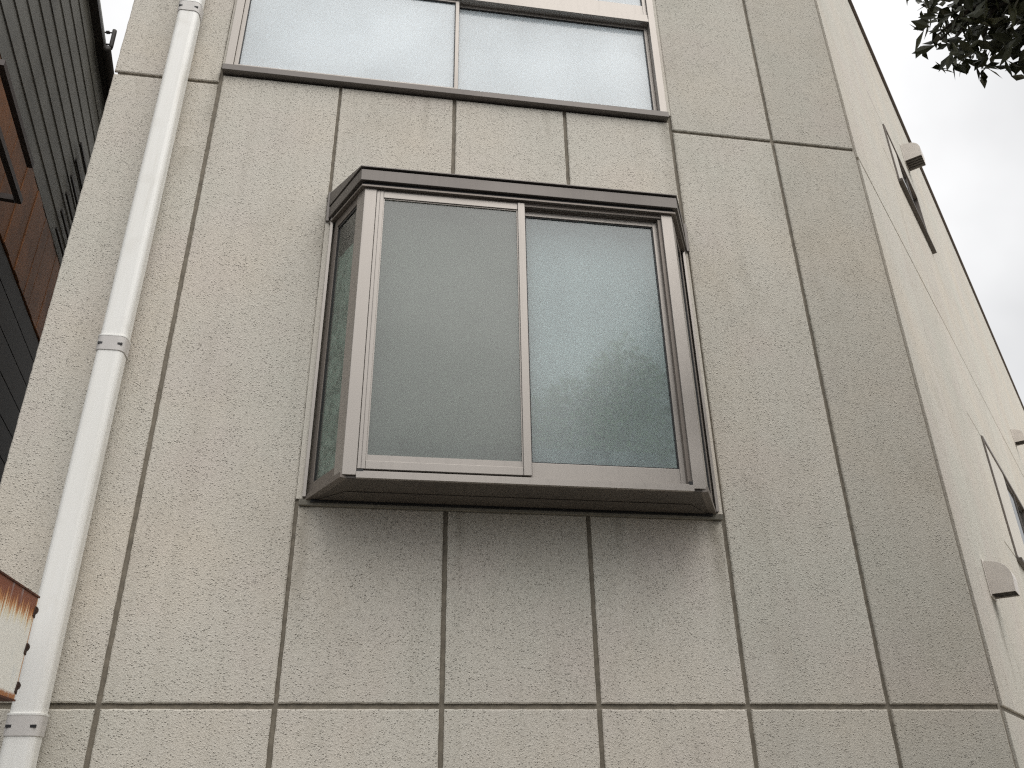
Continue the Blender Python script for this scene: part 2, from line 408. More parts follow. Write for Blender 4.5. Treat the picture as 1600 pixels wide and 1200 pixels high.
M_wallx = stucco('deeper_shaded_stucco', (.55, .52, .455), 1.0)  # rightmost column: the same shading put in a step darker
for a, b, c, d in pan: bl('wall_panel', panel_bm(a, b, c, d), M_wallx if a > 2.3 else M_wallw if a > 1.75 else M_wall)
# painted sealant strip either side of the bay and round the upper window
for x0, x1, z0, z1 in ((-.004, .030, .783, 2.285), (1.777, 1.800, .783, 2.285), (-.606, -.590, 3.10, 4.74), (1.783, 1.808, 3.10, 4.74)):
    bm = bmesh.new(); B(bm, x0, x1, .0015, .012, z0, z1); bl('sealant_strip', bm, M_sealb)
# chamfer panels: a narrow one at the corner, then 0.6 m ones
ce = [.075, .395, .98, 1.58, 2.18, 2.78, 3.38, 3.98, 4.58, 5.18, 5.78] + [6.38+.6*i for i in range(40)]
M_wall2 = stucco('sprayed_stucco_smooth', (.635, .605, .54), .6, [(3.412, .57, .42, .022, .9), (3.38, .57, .7, .04, .4)])
def cpan(a, b, c, d):
    bm = panel_bm(a, b, c, d, gap=.005, step=.08, jit=.0006, inset=.003); xf(bm, CH); bl('wall_panel', bm, M_wall2)
def clip(a, b, holes):
    segs = [(a, b)]
    return segs
for a, b in zip(ce, ce[1:]):
    rows = [(-G-.01, H2), (H2, H1), (H1, TOP)]
    for z0, z1 in rows:
        h = None
        for W in (W1, W2):
            if z0 < W[2] and z1 > W[3] and a < W[1]-.001 and b > W[0]+.001: h = W
        if not h: cpan(a, b, z0+(.006 if z0 > -1 else 0), z1-(.006 if z1 < 5 else 0)); continue
        cpan(a, b, z0+.006, h[2]); cpan(a, b, h[3], z1)
        if a < h[0]-.03: cpan(a, h[0], h[2], h[3])
        if b > h[1]+.03: cpan(h[1], b, h[2], h[3])

# ---- interior room volumes seen through the panes
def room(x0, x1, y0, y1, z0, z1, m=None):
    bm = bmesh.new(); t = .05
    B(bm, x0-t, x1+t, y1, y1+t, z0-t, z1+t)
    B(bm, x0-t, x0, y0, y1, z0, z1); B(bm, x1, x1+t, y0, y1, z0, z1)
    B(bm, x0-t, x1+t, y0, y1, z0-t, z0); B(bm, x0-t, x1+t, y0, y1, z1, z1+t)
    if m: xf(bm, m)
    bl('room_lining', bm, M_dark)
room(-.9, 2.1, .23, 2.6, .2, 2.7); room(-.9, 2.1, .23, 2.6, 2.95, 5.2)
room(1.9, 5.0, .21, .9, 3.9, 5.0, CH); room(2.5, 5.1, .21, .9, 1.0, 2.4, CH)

# ---- box bay window ---------------------------------------------------------
YF = -.290
bay = bpy.data.objects.new('bay_window', None); COL.objects.link(bay); bay.parent = bld; bay.empty_display_size = .2
bay['label'] = 'bronze aluminium box bay window with flared flanks and two sliding frosted sashes'
def loop_taper(x_f, x_w, y_f, y_w): return None
def trap(z0, z1, xw0, xf0, xf1, xw1, yf, yw=-.002, mi=0, b=None):
    hexa(b, [(xw0, yw, z0), (xf0, yf, z0), (xf1, yf, z0), (xw1, yw, z0)], [(xw0, yw, z1), (xf0, yf, z1), (xf1, yf, z1), (xw1, yw, z1)], mi)
def flank(b, t0, t1, z0, z1, out=0.0, thick=.03, side=0):
    """bar in the plane of the flank window; t runs 0 at the wall to 1 at the front corner"""
    a = Vector((.036, -.004)); c = Vector((.183, YF)); d = (c-a); n = Vector((d.y, -d.x)).normalized()
    if n.x > 0: n = -n                                            # outward, to the left
    p = [a+d*t0+n*out, a+d*t1+n*out, a+d*t1-n*(thick-out), a+d*t0-n*(thick-out)]
    if side: p = [Vector((1.799-q.x, q.y)) for q in p]
    hexa(b, [(q.x, q.y, z0) for q in p], [(q.x, q.y, z1) for q in p])
ZB, ZT = .785, 2.152
for s in (0, 1):
    mx = (lambda x: 1.799-x) if s else (lambda x: x)
    bm = bmesh.new()                                              # solid corner post with the flank slant
    hexa(bm, [(mx(.1835), YF, ZB), (mx(.236), YF, ZB), (mx(.236), YF+.06, ZB), (mx(.150), YF+.06, ZB)],
             [(mx(.1835), YF, ZT), (mx(.236), YF, ZT), (mx(.236), YF+.06, ZT), (mx(.150), YF+.06, ZT)])
    sub('corner_post', bm, M_alu, bay, bevel=.0015)
# front-facing wall flange strips
for s in (0, 1):
    mx = (lambda x: 1.799-x) if s else (lambda x: x)
    bm = bmesh.new(); x0, x1 = sorted((mx(.022), mx(.0355))); B(bm, x0, x1, -.022, .012, ZB, ZT+.03); sub('wall_flange', bm, M_alu, bay, bevel=.001)
    bm = bmesh.new()
    flank(bm, .045, .165, ZB+.05, ZT-.045, .0, .025, s); flank(bm, .80, .905, ZB+.05, ZT-.045, .0, .025, s)
    flank(bm, .045, .905, ZT-.045, ZT-.002, .0, .025, s); flank(bm, .045, .905, ZB+.012, ZB+.05, .0, .025, s)
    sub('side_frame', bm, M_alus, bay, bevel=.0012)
    bm = bmesh.new(); flank(bm, .0, 1.0, ZB-.012, ZB+.010, .006, .03, s) ; sub('side_sill', bm, M_alus, bay, bevel=.001)
    bm = bmesh.new(); flank(bm, .163, .18, ZB+.052, ZT-.047, -.004, .010, s); flank(bm, .18, .80, ZT-.058, ZT-.047, -.004, .010, s); sub('gasket', bm, M_gask, bay)
    bm = bmesh.new(); flank(bm, .166, .80, ZB+.05, ZT-.045, -.008, .006, s); sub('side_pane', bm, M_glassS, bay)
# head and sill members of the front
bm = bmesh.new(); B(bm, .236, 1.563, YF+.004, YF+.06, 2.146, 2.152); B(bm, .236, 1.563, YF+.028, YF+.06, 2.128, 2.146)
B(bm, .905, 1.563, YF+.006, YF+.0275, 2.132, 2.1455)
sub('head_track', bm, M_alus, bay, bevel=.001)
bm = bmesh.new(); B(bm, .2365, 1.5625, YF-.008, YF+.0075, .772, .797); B(bm, .2365, 1.5625, YF+.0075, YF+.062, .7845, .797); B(bm, .246, 1.553, YF+.002, YF+.026, .797, .804)
sub('sill_track', bm, M_alu, bay)
bm = bmesh.new(); B(bm, .2365, .262, YF+.0005, YF+.05, .797, .8085); sub('drain_block', bm, M_gask, bay)
bm = bmesh.new(); B(bm, 1.548, 1.562, YF+.0005, YF+.05, .797, .815); sub('drain_block', bm, M_gask, bay)
for x0, x1 in ((.2365, .2378), (1.5475, 1.5625)):
    bm = bmesh.new(); B(bm, x0, x1, YF+.012, YF+.06, .81, 2.128); sub('jamb_stop', bm, M_alus, bay)
def sash(x0, x1, z0, z1, y, stile_l, stile_r, top, bot, mat, bead=0, meet=None):
    d = .028; b = bmesh.new()
    B(b, x0, x0+stile_l, y, y+d, z0, z1); B(b, x1-stile_r, x1, y-(.004 if meet == 'r' else 0), y+d, z0-(.001 if meet == 'r' else 0), z1)
    s = sub('sash', b, M_alu, bay, bevel=.0014)
    b = bmesh.new(); B(b, x0+stile_l+.0005, x1-stile_r-.0005, y+.001, y+d-.001, z1-top, z1-.0005); sub('top_rail', b, M_alu, bay, bevel=.0014)
    b = bmesh.new(); B(b, x0+stile_l+.0005, x1-stile_r-.0005, y+.001, y+d-.001, z0+.0005, z0+bot); sub('bottom_rail', b, M_alu, bay, bevel=.0014)
    gx0, gx1, gz0, gz1 = x0+stile_l, x1-stile_r, z0+bot, z1-top
    b = bmesh.new(); q = .005
    B(b, gx0, gx0+q, y+.006, y+.02, gz0, gz1); B(b, gx1-q, gx1, y+.006, y+.02, gz0, gz1)
    B(b, gx0+q, gx1-q, y+.006, y+.02, gz1-q, gz1)
    if bead: B(b, gx0+q, gx1-q, y+.009, y+.02, gz0, gz0+bead)
    else: B(b, gx0+q, gx1-q, y+.006, y+.02, gz0, gz0+q)
    sub('glazing_bead', b, M_alu if bead else M_gask, bay)
    b = bmesh.new(); B(b, gx0+.003, gx1-.003, y+.011, y+.015, gz0+.003, gz1-.003); sub('pane', b, mat, bay)
sash(.238, .909, .812, 2.1455, YF+.003, .030, .032, .036, .034, M_glassL, .027, 'r')
# thin reveal line in the left stile
bm = bmesh.new(); B(bm, .2515, .2535, YF+.0018, YF+.004, .815, 2.144); sub('stile_groove', bm, M_alud, bay)
sash(.885, 1.558, .806, 2.1275, YF+.033, .030, .031, .026, .073, M_glassR, 0)
# cap: sloping sheet top, fascia, stepped groove
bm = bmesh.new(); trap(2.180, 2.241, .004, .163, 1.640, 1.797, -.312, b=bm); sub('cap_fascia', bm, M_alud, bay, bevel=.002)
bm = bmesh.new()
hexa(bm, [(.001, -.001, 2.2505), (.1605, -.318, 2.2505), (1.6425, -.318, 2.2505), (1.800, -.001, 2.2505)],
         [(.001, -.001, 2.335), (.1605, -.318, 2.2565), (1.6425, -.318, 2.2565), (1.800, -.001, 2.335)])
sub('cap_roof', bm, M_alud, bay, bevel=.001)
bm = bmesh.new(); trap(2.2413, 2.2502, .012, .172, 1.631, 1.789, -.303, b=bm); sub('cap_shadow_gap', bm, M_gask, bay)  # black strip: the lip's shadow line put into the colour
bm = bmesh.new(); trap(2.1635, 2.1795, .020, .178, 1.623, 1.781, -.296, b=bm); sub('cap_groove', bm, M_gask, bay)
bm = bmesh.new(); trap(2.1525, 2.163, .012, .170, 1.631, 1.789, -.303, b=bm); sub('cap_drip_rail', bm, M_alus, bay, bevel=.0012)
for s in (0, 1):
    x = .002 if not s else 1.797
    bm = bmesh.new(); B(bm, x-.004, x+.010, -.012, .010, 2.165, 2.338); sub('cap_end_flashing', bm, M_alud, bay, bevel=.001)
# underside
bm = bmesh.new(); trap(.774, .784, .040, .192, 1.607, 1.759, YF+.008, b=bm)
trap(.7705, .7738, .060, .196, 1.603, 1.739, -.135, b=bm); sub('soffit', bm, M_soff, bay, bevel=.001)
bm = bmesh.new(); trap(.762, .7735, .050, .058, 1.741, 1.749, -.030, b=bm); sub('soffit_lip', bm, M_gask, bay)
bm = bmesh.new(); hexa(bm, [(.010, -.014, .752), (1.792, -.014, .752), (1.792, .012, .752), (.010, .012, .752)],
                           [(.010, -.020, .7735), (1.792, -.020, .7735), (1.792, .012, .7735), (.010, .012, .7735)])
sub('wall_ledge', bm, M_ledge, bay, bevel=.002)

# ---- upper window -----------------------------------------------------------
bm = bmesh.new(); XA, XB = -.590, 1.783
B(bm, XA, XA+.040, -.020, .06, 3.095, 4.72); B(bm, XB-.040, XB, -.020, .06, 3.095, 4.72)
B(bm, XA+.040, XB-.040, -.020, .06, 4.68, 4.72)
upw = bl('window', bm, M_alu, bevel=.0015, label='wide upper window with pale curtain behind patterned glass')
bm = bmesh.new(); B(bm, XA-.006, XB+.002, -.034, .06, 3.052, 3.090); sub('sill', bm, M_alud, upw, bevel=.002)
bm = bmesh.new(); B(bm, XA+.041, XB-.041, -.022, .06, 3.814, 3.838); B(bm, XA+.041, XB-.041, -.016, .06, 3.8385, 3.880); sub('transom', bm, M_alu, upw, bevel=.0015)
def usash(x0, x1, z0, z1, y, mat, sl=.018, sr=.018, bot=.02, top=.02):
    b = bmesh.new(); d = .025
    B(b, x0, x0+sl, y, y+d, z0, z1); B(b, x1-sr, x1, y, y+d, z0, z1)
    B(b, x0+sl, x1-sr, y+.001, y+d-.001, z0, z0+bot); B(b, x0+sl, x1-sr, y+.001, y+d-.001, z1-top, z1)
    sub('sash', b, M_alu, upw, bevel=.0012)
    b = bmesh.new(); q = .004
    B(b, x0+sl, x0+sl+q, y+.004, y+.02, z0+bot, z1-top); B(b, x1-sr-q, x1-sr, y+.004, y+.02, z0+bot, z1-top); B(b, x0+sl+q, x1-sr-q, y+.004, y+.02, z1-top-q, z1-top)
    sub('gasket', b, M_gask, upw)
    b = bmesh.new(); B(b, x0+sl+.001, x1-sr-.001, y+.012, y+.016, z0+bot+.001, z1-top-.001); sub('pane', b, mat, upw)
usash(XA+.041, .615, 3.094, 3.8135, -.008, M_glassU, .022, .020, .030)
usash(.595, XB-.041, 3.094, 3.8135, .019, M_glassU, .020, .020, .030)
usash(XA+.041, .615, 3.881, 4.679, .019, M_glassU, .022, .03, .085)
usash(.585, XB-.041, 3.881, 4.679, -.008, M_glassU, .03, .022, .085)

# ---- angled wall windows ----------------------------------------------------
def chw(W, split, label):
    x0, x1, z0, z1 = W
    def c(bm): return xf(bm, CH)
    b = bmesh.new(); B(b, x0, x0+.025, -.012, .09, z0, z1); B(b, x1-.025, x1, -.012, .09, z0, z1); B(b, x0+.025, x1-.025, -.014, .09, z1-.03, z1); B(b, x0+.025, x1-.025, -.01, .09, z0, z0+.03)
    w = bl('window', c(b), M_alus, label=label)
    b = bmesh.new(); B(b, x0+.025, split, -.006, .02, z0+.03, z1-.03); sub('shutter_case', c(b), M_box, w)
    b = bmesh.new(); B(b, x0-.01, x1+.03, -.034, .0, z0-.028, z0-.003); sub('sill', c(b), M_soff, w)
    for k in range(2):
        a = split + (x1-.025-split)*k/2; e_ = split + (x1-.025-split)*(k+1)/2
        b = bmesh.new(); B(b, a, a+.02, -.002+.012*k, .02+.012*k, z0+.03, z1-.03); B(b, e_-.02, e_, -.002+.012*k, .02+.012*k, z0+.03, z1-.03); B(b, a+.0198, e_-.0198, .0+.012*k, .018+.012*k, z1-.05, z1-.031); sub('sash', c(b), M_alud, w)
        b = bmesh.new(); B(b, a+.02, e_-.02, .005+.012*k, .010+.012*k, z0+.031, z1-.031); sub('pane', c(b), M_glassS, w)
chw(W1, 2.45, 'narrow upper window in the angled wall')
chw(W2, 3.65, 'lower window at the right edge in the angled wall')

# ------------------------------------------------------------------ curtains (hang inside, lift away)
def curtain(name, x0, x1, z0, z1, y, mat, label, cat='curtain', amp=.012, freq=11, ph=0, mtx=None, wav=0):
    bm = bmesh.new(); nx = max(8, int((x1-x0)*90)); nz = 6; g = []
    for j in range(nz+1):
        r = []
        for i in range(nx+1):
            x = x0+(x1-x0)*i/nx; z = z0+(z1-z0)*j/nz
            yy = y + amp*math.sin(x*freq*6.283+ph+.6*math.sin(x*5)) * (1.2-.4*j/nz)
            if j == 0 and wav: z += wav*abs(math.sin(x*60))
            r.append(bm.verts.new((x, yy, z)))
        g.append(r)
    for j in range(nz):
        for i in range(nx): bm.faces.new((g[j][i], g[j][i+1], g[j+1][i+1], g[j+1][i]))
    if mtx: xf(bm, mtx)
    return tag(link(name, bm, mat, smooth=True), label, cat)
curtain('curtain', .24, .93, .83, 2.10, -.150, M_curtL, 'grey-green curtain behind the left frosted sash of the bay window', amp=.008, freq=5)
curtain('curtain', .94, 1.60, .83, 2.10, -.115, M_curtR, 'pale blue curtain behind the right frosted sash of the bay window', amp=.01, freq=5)
curtain('curtain', -.50, .55, 3.13, 4.6, .13, M_curtU, 'white curtain with soft folds at the left of the upper window', amp=.016, freq=5, wav=.02)
curtain('curtain', .62, 1.62, 3.13, 3.80, .15, M_curtU, 'white curtain at the right of the upper window, stopping short of the jamb', amp=.012, freq=4, ph=1)  # stops short and low: the bare corner stands in for a dark reflection
FL = frame_of((.036, -.004, 0), (.147, -.286, 0), (.286, .147, 0))
curtain('lace_curtain', .0, .30, .80, 1.93, .0195, M_lace, 'floral lace curtain behind the narrow left flank pane of the bay window', amp=.0015, freq=12, mtx=FL)
curtain('lace_curtain', .30, 1.45, .84, .955, -.225, M_lace2, 'low lace strip along the bottom of the frosted bay sashes', amp=.003, freq=9)

# houseplants behind frosted panes; the green pair is added as a tree's reflection
def houseplant(x, y, z0, w, h, n_, col, label, seed):
    random.seed(seed)
    t = empty('houseplant', label, 'plant', (x, y, z0), 'houseplants on the bay window ledge')
    m = simple('plant_leaf_%d' % seed, col, .5, var=.35, scale=12)
    bm = bmesh.new(); tube(bm, [(0, 0, 0), (0, 0, .004), (0, 0, .05)], .022, 12, .03); link('pot', bm, simple('clay_pot_%d' % seed, (.22, .12, .08), .8), t)
    bm = bmesh.new()
    for k in range(n_):
        a = random.random()*6.28; u = random.random()**.7
        q = Vector((math.cos(a)*w*.5*u, math.sin(a)*.022*u, .05+(h-.05)*random.random()*(1-.3*u)))
        d = Vector((math.cos(a), math.sin(a)*.15, random.uniform(-.2, .9))).normalized(); side = d.cross(Vector((0, 1, 0))).normalized(); L = random.uniform(.022, .045)
        v = [bm.verts.new(q), bm.verts.new(q+d*L*.5+side*L*.28), bm.verts.new(q+d*L), bm.verts.new(q+d*L*.5-side*L*.28)]
        bm.faces.new((v[0], v[1], v[2])); bm.faces.new((v[0], v[2], v[3]))
    o = link('foliage', bm, m, t); o['kind'] = 'stuff'
houseplant(1.36, -.18, .81, .34, .74, 800, (.17, .26, .13), 'tall green plant added as a tree reflection, blurred behind the right frosted sash near its right edge', 11)
houseplant(1.10, -.18, .81, .36, .50, 520, (.19, .28, .16), 'lower green plant added as a tree reflection, blurred behind the right frosted sash near its middle', 12)
houseplant(.80, -.19, .81, .12, .15, 90, (.08, .12, .09), 'small dark plant at the bottom right corner of the left frosted sash', 13)
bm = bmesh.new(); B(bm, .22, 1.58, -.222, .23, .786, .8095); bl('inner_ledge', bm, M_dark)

# ------------------------------------------------------------------ downpipe
def rrect(x0, x1, y0, y1, r, n=5):
    pts = []
    for cx, cy, a0 in ((x1-r, y0+r, -90), (x1-r, y1-r, 0), (x0+r, y1-r, 90), (x0+r, y0+r, 180)):
        for k in range(n+1):
            a = math.radians(a0+90*k/n); pts.append((cx+r*math.cos(a), cy+r*math.sin(a)))
    return pts
dp = empty('downpipe', 'square-section aged white plastic downpipe running up the left of the beige wall', 'drainpipe', (-.79, -.08, -G))
def dpl(name, bm, mat, **k):
    bmesh.ops.translate(bm, verts=bm.verts, vec=(.79, .08, G)); return link(name, bm, mat, dp, **k)
px0, px1, py0, py1 = -.843, -.738, -.122, -.038
ends = [-G+.02, -.075, 1.372, 3.370, 5.30, TOP-.3]
for a, b in zip(ends, ends[1:]):
    bm = bmesh.new(); hexa(bm, [(x, y, a+.002) for x, y in rrect(px0, px1, py0, py1, .024)], [(x, y, b-.002) for x, y in rrect(px0, px1, py0, py1, .024)])
    dpl('pipe_length', bm, M_pvc, bevel=.0)
for z in ends[1:-1]:
    bm = bmesh.new(); z0, z1 = z-.030, z+.036
    hexa(bm, [(x, y, z0) for x, y in rrect(px0-.0035, px1+.0035, py0-.0035, py1+.0035, .027)], [(x, y, z1) for x, y in rrect(px0-.0045, px1+.0045, py0-.0045, py1+.0045, .027)])
    dpl('collar', bm, M_pvc2, bevel=.0015)
    bm = bmesh.new(); hexa(bm, [(x, y, z1-.002) for x, y in rrect(px0-.0055, px1+.0055, py0-.0055, py1+.0055, .027)], [(x, y, z1+.005) for x, y in rrect(px0-.0055, px1+.0055, py0-.0055, py1+.0055, .027)])
    dpl('collar_rim', bm, M_pvc, bevel=.001)
    for x in (px0+.014, px1-.015):
        bm = bmesh.new(); B(bm, x-.009, x+.009, py0-.0085, py0+.01, z-.0045, z+.0045)
        xf(bm, Matrix.Translation((0, .004, 0))); dpl('slot', bm, M_gask)
    bm = bmesh.new(); B(bm, (px0+px1)/2-.03, (px0+px1)/2+.03, py1-.004, .0, z-.012, z+.012); dpl('wall_bracket', bm, M_alus)

# ------------------------------------------------------------------ rusty signboard
def rusty_plate():
    m, n, b = node_mat('rusty_white_enamel'); c = objco(n)
    sp = n.nodes.new('ShaderNodeSeparateXYZ'); n.links.new(c, sp.inputs[0])
    # c: local coordinates, y along the plate from the wall end outwards, z up from its bottom edge
    st = tex(n, 'Noise', 1, mapping(n, c, 1, 75, 3.5), Detail=4, Roughness=.6)
    st2 = tex(n, 'Noise', 1, mapping(n, c, 1, 22, 1.2, (0, 4, 0)), Detail=3)
    top = math_(n, 'SUBTRACT', 1.0, math_(n, 'DIVIDE', sp.outputs[2], .315))           # 0 at the top edge
    f = math_(n, 'SUBTRACT', math_(n, 'ADD', math_(n, 'MULTIPLY', st.outputs[0], .75), math_(n, 'MULTIPLY', st2.outputs[0], .25)), math_(n, 'MULTIPLY', top, 1.45))
    col = ramp(n, f, [(.02, (.93, .92, .86)), (.14, (.88, .80, .60)), (.24, (.62, .27, .09)), (.34, (.24, .065, .028))])
    be = math_(n, 'ADD', math_(n, 'MULTIPLY', sp.outputs[2], 17.0), math_(n, 'MULTIPLY', st2.outputs[0], -.35))
    col = mixc(n, ramp(n, be, [(.0, 1.0), (.16, 0.0)]), col, (.42, .17, .06))
    n3 = tex(n, 'Noise', 22, c, Detail=4)
    ed = math_(n, 'ADD', math_(n, 'MULTIPLY', sp.outputs[1], -22.0), math_(n, 'MULTIPLY', n3.outputs[0], -.12))
    col = mixc(n, ramp(n, ed, [(-.12+.12, 1.0), (.16, 0.0)]), col, (.55, .27, .10))
    bl_ = tex(n, 'Noise', 1, mapping(n, c, 1, 26, 7, (3, 1, 0)), Detail=3)
    col = mixc(n, ramp(n, bl_.outputs[0], [(.60, 0.0), (.72, .35)]), col, (.55, .66, .74))
    n.links.new(col, b.inputs['Base Color']); b.inputs['Roughness'].default_value = .45
    n.links.new(bump(n, st.outputs[0], .3, .002), b.inputs['Normal'])
    return m
M_rust = simple('dark_rust', (.10, .035, .018), .85, var=.5, scale=40, bumps=.002, bscale=150)
M_rust2 = simple('dark_rusted_bolt', (.045, .022, .014), .7, var=.5, scale=90, bumps=.002, bscale=300)
SX, SY, SZ = -.766, -.300, -.012
sg = empty('signboard', 'small white signboard edge streaked with orange rust, standing out in front of the downpipe', 'sign', (SX, SY, SZ))
def sgl(name, bm, mat, **k): return link(name, bm, mat, sg, **k)
bm = bmesh.new(); B(bm, -.004, 0, -.62, 0, 0, .315); sgl('face_plate', bm, rusty_plate())
bm = bmesh.new(); B(bm, -.060, -.0045, -.615, -.003, .003, .312); sgl('box_body', bm, M_rust)
bm = bmesh.new(); B(bm, -.062, .004, -.62, .003, .3155, .321); sgl('top_edge', bm, M_rust)
bm = bmesh.new(); B(bm, -.062, .004, -.62, .003, -.006, -.0005); sgl('bottom_edge', bm, M_rust)
for z in (.275, .158, .040):
    bm = bmesh.new()
    tube(bm, [(-.006, -.004, z), (-.006, .004, z)], .015, 14); tube(bm, [(-.006, .0045, z), (-.006, .013, z)], .0095, 6); tube(bm, [(-.006, .0135, z), (-.006, .019, z)], .0045, 10)
    sgl('bolt', bm, M_rust2)
    bm = bmesh.new(); hexa(bm, [(.0004, -.016, z-.02), (.0004, .002, z-.026), (.0004, .002, z+.012), (.0004, -.010, z+.012)], [(.003, -.015, z-.018), (.003, .002, z-.024), (.003, .002, z+.010), (.003, -.009, z+.010)]); sgl('rusted_washer', bm, M_rust2)
bm = bmesh.new(); tube(bm, [(-.03, -.66, -G-SZ), (-.03, -.66, .5)], .03, 16); sgl('post', bm, M_rust)

# ------------------------------------------------------------------ vent hoods on the angled wall
def hood(s, z, w, h, d, label, loc_name='vent_hood'):
    r = empty(loc_name, label, 'vent hood', CH @ Vector((s, 0, z)), 'vent hoods on the angled wall')
    r.rotation_euler = (0, 0, math.radians(45))
    def prof(k, off=0):
        pts = []
        for i in range(13):
            a = math.radians(90*i/12); pts.append((-(d+off)*math.sin(a)**.85, h*.42+(h*.58+off)*math.cos(a)**.9 if i < 12 else h*.42))
        return pts
    pts = prof(0); bm = bmesh.new()
    full = [(0, 0)] + [(0, h)] + pts[1:] + [(-d*.96, 0)]
    # outer shell walls: rim band + two cheeks
    A = [bm.verts.new((-w/2, y, z_)) for y, z_ in full]; Bv = [bm.verts.new((w/2, y, z_)) for y, z_ in full]
    n = len(full); bm.faces.new(A); bm.faces.new(Bv[::-1])
    for i in range(1, n-1): bm.faces.new((A[i], A[i+1], Bv[i+1], Bv[i]))
    o = link('shell', bm, M_hood, r); o.modifiers.new('solid', 'SOLIDIFY').thickness = .003
    b = o.modifiers.new('bevel', 'BEVEL'); b.width = .006; b.segments = 3; b.limit_method = 'ANGLE'; b.angle_limit = math.radians(50)
    bm = bmesh.new(); B(bm, -w/2-.010, w/2+.010, -.006, -.0005, -.012, h+.012); link('flange', bm, M_hood, r, bevel=.003)
    bm = bmesh.new(); B(bm, -w/2+.008, w/2-.008, -d*.92, -.007, .010, .016); link('inner_grille', bm, M_louv, r)
    for k in range(4):
        bm = bmesh.new(); x = -w/2 + w*(k+1)/5; B(bm, x-.002, x+.002, -d*.92, -.007, .002, .0095); link('slat', bm, M_louv, r)
    return r
hood(.735, .575, .15, .165, .118, 'beige vent hood with dark open underside low on the angled wall')
hood(3.30, 5.20, .19, .20, .16, 'beige vent hood high on the angled wall beside the narrow window')
hood(7.1, 3.52, .15, .165, .118, 'beige vent hood at the right edge far along the angled wall, just inside the frame')

# ------------------------------------------------------------------ neighbouring house on the left
nb = empty('neighbouring_house', 'dark neighbouring house with grey upper wall and brown boarding, left of the beige wall', 'house', (0, 0, -G))
NB = frame_of((-2.013, 1.449, -.0), (-.14823, .98895, 0), (-.98895, -.14823, 0))   # x along the wall away from the street, y into the wall
def nbl(name, bm, mat, **k):
    xf(bm, NB); bmesh.ops.translate(bm, verts=bm.verts, vec=(0, 0, G)); return link(name, bm, mat, nb, **k)
M_ngrey = simple('dark_grey_siding', (.22, .22, .205), .7, var=.25, scale=2)
M_nbrown = simple('stained_brown_board', (.26, .10, .03), .6, var=.5, scale=3)
M_ndark = simple('black_brown_board', (.018, .014, .011), .6, var=.4, scale=4)
M_nsteel = simple('dark_painted_steel', (.06, .045, .04), .5)
bm = bmesh.new(); B(bm, -1.75, 6, .06, 6, -G, 5.02); nbl('wall_body', bm, M_ndark)
z = 3.38; k = 0
while z < 5.0:
    bm = bmesh.new(); hexa(bm, [(-1.77, .012, z), (6, .012, z), (6, .06, z), (-1.77, .06, z)], [(-1.77, .020, z+.177), (6, .020, z+.177), (6, .06, z+.177), (-1.77, .06, z+.177)])
    nbl('siding_board', bm, M_ngrey); z += .18
s = -1.77
while s < 5.6:
    bm = bmesh.new(); B(bm, s+.003, s+.147, .0+random.random()*.006, .06, 2.72, 3.35); nbl('brown_board', bm, M_nbrown); s += .15
z = -G
while z < 2.6:
    bm = bmesh.new(); B(bm, -1.77, 6, .01, .06, z+.004, min(z+.19, 2.70)); nbl('dark_board', bm, M_ndark); z += .195  # lower zone: its black shade is put into the boards' colour
bm = bmesh.new(); B(bm, -1.9, 6.1, -.05, .06, 5.02, 5.06); nbl('eave_board', bm, M_ndark)
bm = bmesh.new(); hexa(bm, [(-1.9, -.05, 5.061), (6.1, -.05, 5.061), (6.1, 6, 5.061), (-1.9, 6, 5.061)], [(-1.9, -.03, 5.16), (6.1, -.03, 5.16), (6.1, 6, 6.4), (-1.9, 6, 6.4)]); nbl('roof', bm, M_ngrey)
# balcony rail of thin steel in front of the brown boards
for zz in (2.60, 2.85):
    bm = bmesh.new(); B(bm, -1.6, -.85, -.22, -.19, zz, zz+.035); nbl('rail', bm, M_nsteel)
for x in (-1.6, -.88):
    bm = bmesh.new(); B(bm, x, x+.03, -.188, .01, 2.60, 2.634); nbl('rail_bracket', bm, M_nsteel)
for i in range(6):
    bm = bmesh.new(); x = .75; zz = 3.42+i*.16; B(bm, x-.2, x+.5, -.018, -.003, zz, zz+.02); nbl('louvre_slat', bm, M_ndark)
# gutter downpipe end and insulator bracket at its roof edge
bm = bmesh.new(); tube(bm, [(-.0+.30, -.07, 5.00), (.6, -.075, 4.98), (1.4, -.075, 4.95)], .035, 10); nbl('gutter', bm, M_ndark, smooth=True)
bk = empty('service_bracket', 'small black bracket with two arms standing off the dark neighbouring roof edge', 'bracket', (-2.07, 1.8, 5.09))
bm = bmesh.new(); tube(bm, [(.088, 0, .155), (.09, 0, .13), (.094, 0, -.02), (.092, 0, -.045)], .017, 10); link('upright', bm, M_ndark, bk, smooth=True)
for zz in (.12, -.01):
    bm = bmesh.new(); tube(bm, [(-.03, 0, zz), (.09, 0, zz+.01)], .006, 8); link('arm', bm, M_ndark, bk)
bm = bmesh.new(); tube(bm, [(.03, 0, .126), (.045, 0, .128), (.055, 0, .13)], .013, 8); link('insulator', bm, M_ndark, bk)
bm = bmesh.new(); tube(bm, [(-.03, 0, -.06), (-.03, 0, .16)], .010, 8); link('back_plate', bm, M_ndark, bk)

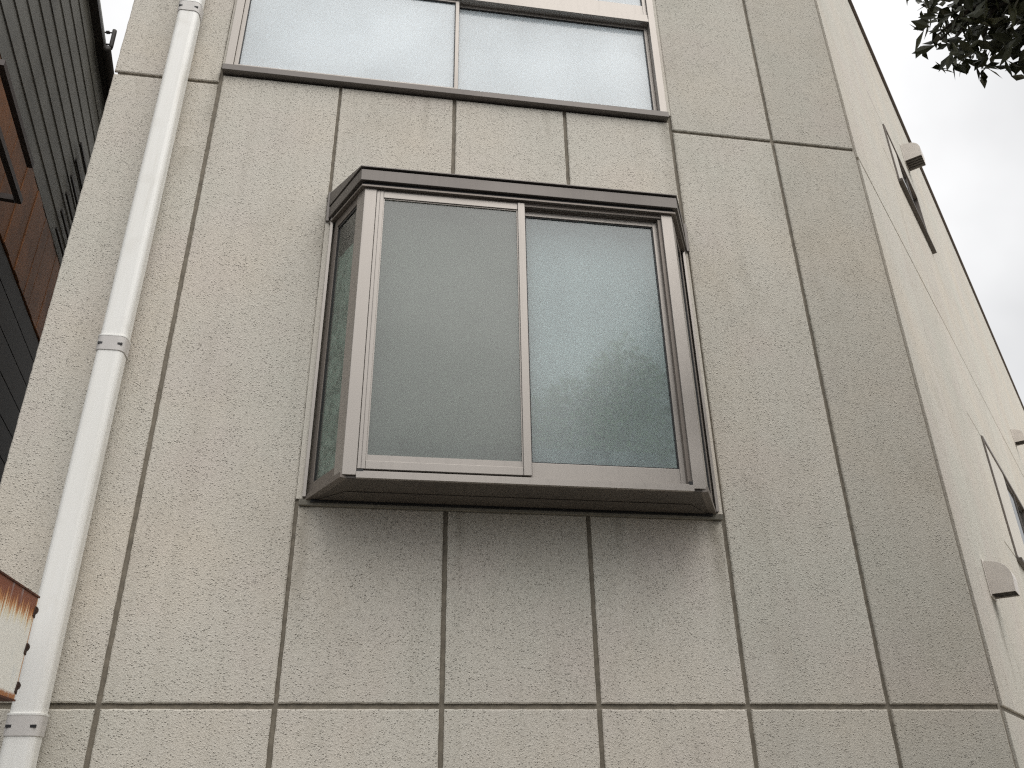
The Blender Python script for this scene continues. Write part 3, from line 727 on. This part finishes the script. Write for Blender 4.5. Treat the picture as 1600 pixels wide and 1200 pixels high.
# ------------------------------------------------------------------ street tree reaching in at the top right
def tree(base, crown_pts, label, nleaf, seed, lsize=.05):
    random.seed(seed)
    t = empty('street_tree', label, 'tree', (base[0], base[1], -G))
    o = Vector((base[0], base[1], -G))
    bark = simple('dark_bark', (.045, .035, .025), .9, var=.4, scale=10, bumps=.01, bscale=30)
    bm = bmesh.new(); hub = Vector((base[0], base[1], 1.0))
    tube(bm, [v-o for v in (o, o+Vector((.05, .03, 1.2)), hub)], .14, 12, .09)
    link('trunk', bm, bark, t, smooth=True)
    bm = bmesh.new()
    for p, r in crown_pts:
        p = Vector(p); mid = (hub+p)/2+Vector((0, 0, .15))
        tube(bm, [hub-o, mid-o, p-o], .05, 7, .012)
        for k in range(10):
            q = p+Vector((random.gauss(0, 1), random.gauss(0, 1), random.gauss(0, 1))).normalized()*r*.85
            tube(bm, [p.lerp(mid, .15)-o, p.lerp(q, .5)-o+Vector((0, 0, .02)), q-o], .010, 5, .003)
    link('limb', bm, bark, t, smooth=True)
    lm, n, b = node_mat('dark_olive_leaf'); c = objco(n)
    tx = tex(n, 'Noise', 9, c, Detail=3)
    n.links.new(ramp(n, tx.outputs[0], [(.3, (.022, .026, .010)), (.7, (.060, .062, .022))]), b.inputs['Base Color'])
    b.inputs['Roughness'].default_value = .5
    bm = bmesh.new(); tot = sum(r**2 for _, r in crown_pts)
    for p, r in crown_pts:
        p = Vector(p)-o
        for k in range(int(nleaf*r*r/tot)):
            d = Vector((random.gauss(0, 1), random.gauss(0, 1), random.gauss(0, 1))).normalized()
            q = p + d*r*(random.random()**.45)*(1+.25*mnoise.noise(d*2.2+p))
            a = Vector((random.gauss(0, 1), random.gauss(0, 1), random.gauss(0, .6))).normalized(); u = a.orthogonal().normalized()
            u = Matrix.Rotation(random.random()*6.28, 3, a) @ u; w = a.cross(u)
            L = lsize*(.7+.6*random.random())
            v = [bm.verts.new(q-u*L), bm.verts.new(q+w*L*.42+a*L*.1), bm.verts.new(q+u*L), bm.verts.new(q-w*L*.42+a*L*.1)]
            bm.faces.new((v[0], v[1], v[2])); bm.faces.new((v[0], v[2], v[3]))
    f = link('crown', bm, lm, t); f['kind'] = 'stuff'
    return t
tree((3.3, -3.3), [((2.08, -1.86, 1.80), .25), ((2.34, -1.95, 2.0), .32), ((2.6, -2.3, 2.2), .5), ((3.2, -3.0, 2.9), .9), ((2.7, -3.6, 2.6), .7), ((3.9, -3.2, 2.7), .8)],
     'dark olive tree branch hanging into the sky at the upper right corner', 42000, 5, .028)

# ------------------------------------------------------------------ house across the street on the right (unseen, behind the camera; added for bounce light and reflections)
op = empty('added_facing_house', 'plain grey house across the street, unseen, added for bounce light and reflections', 'house', (0, 0, -G))
M_op = simple('grey_render', (.34, .30, .25), .85)
bm = bmesh.new(); B(bm, 5.0, 16, -15, -9, 0, 8); link('wall', bm, M_op, op)
bm = bmesh.new(); B(bm, 4.8, 16.2, -15.2, -8.8, 8, 8.2); link('roof', bm, M_ngrey, op)
for i in range(4):
    for j in range(3):
        bm = bmesh.new(); B(bm, 6+i*2.4, 7.4+i*2.4, -8.998, -8.95, 1.0+j*2.4, 2.4+j*2.4); link('window', bm, M_alud, op)
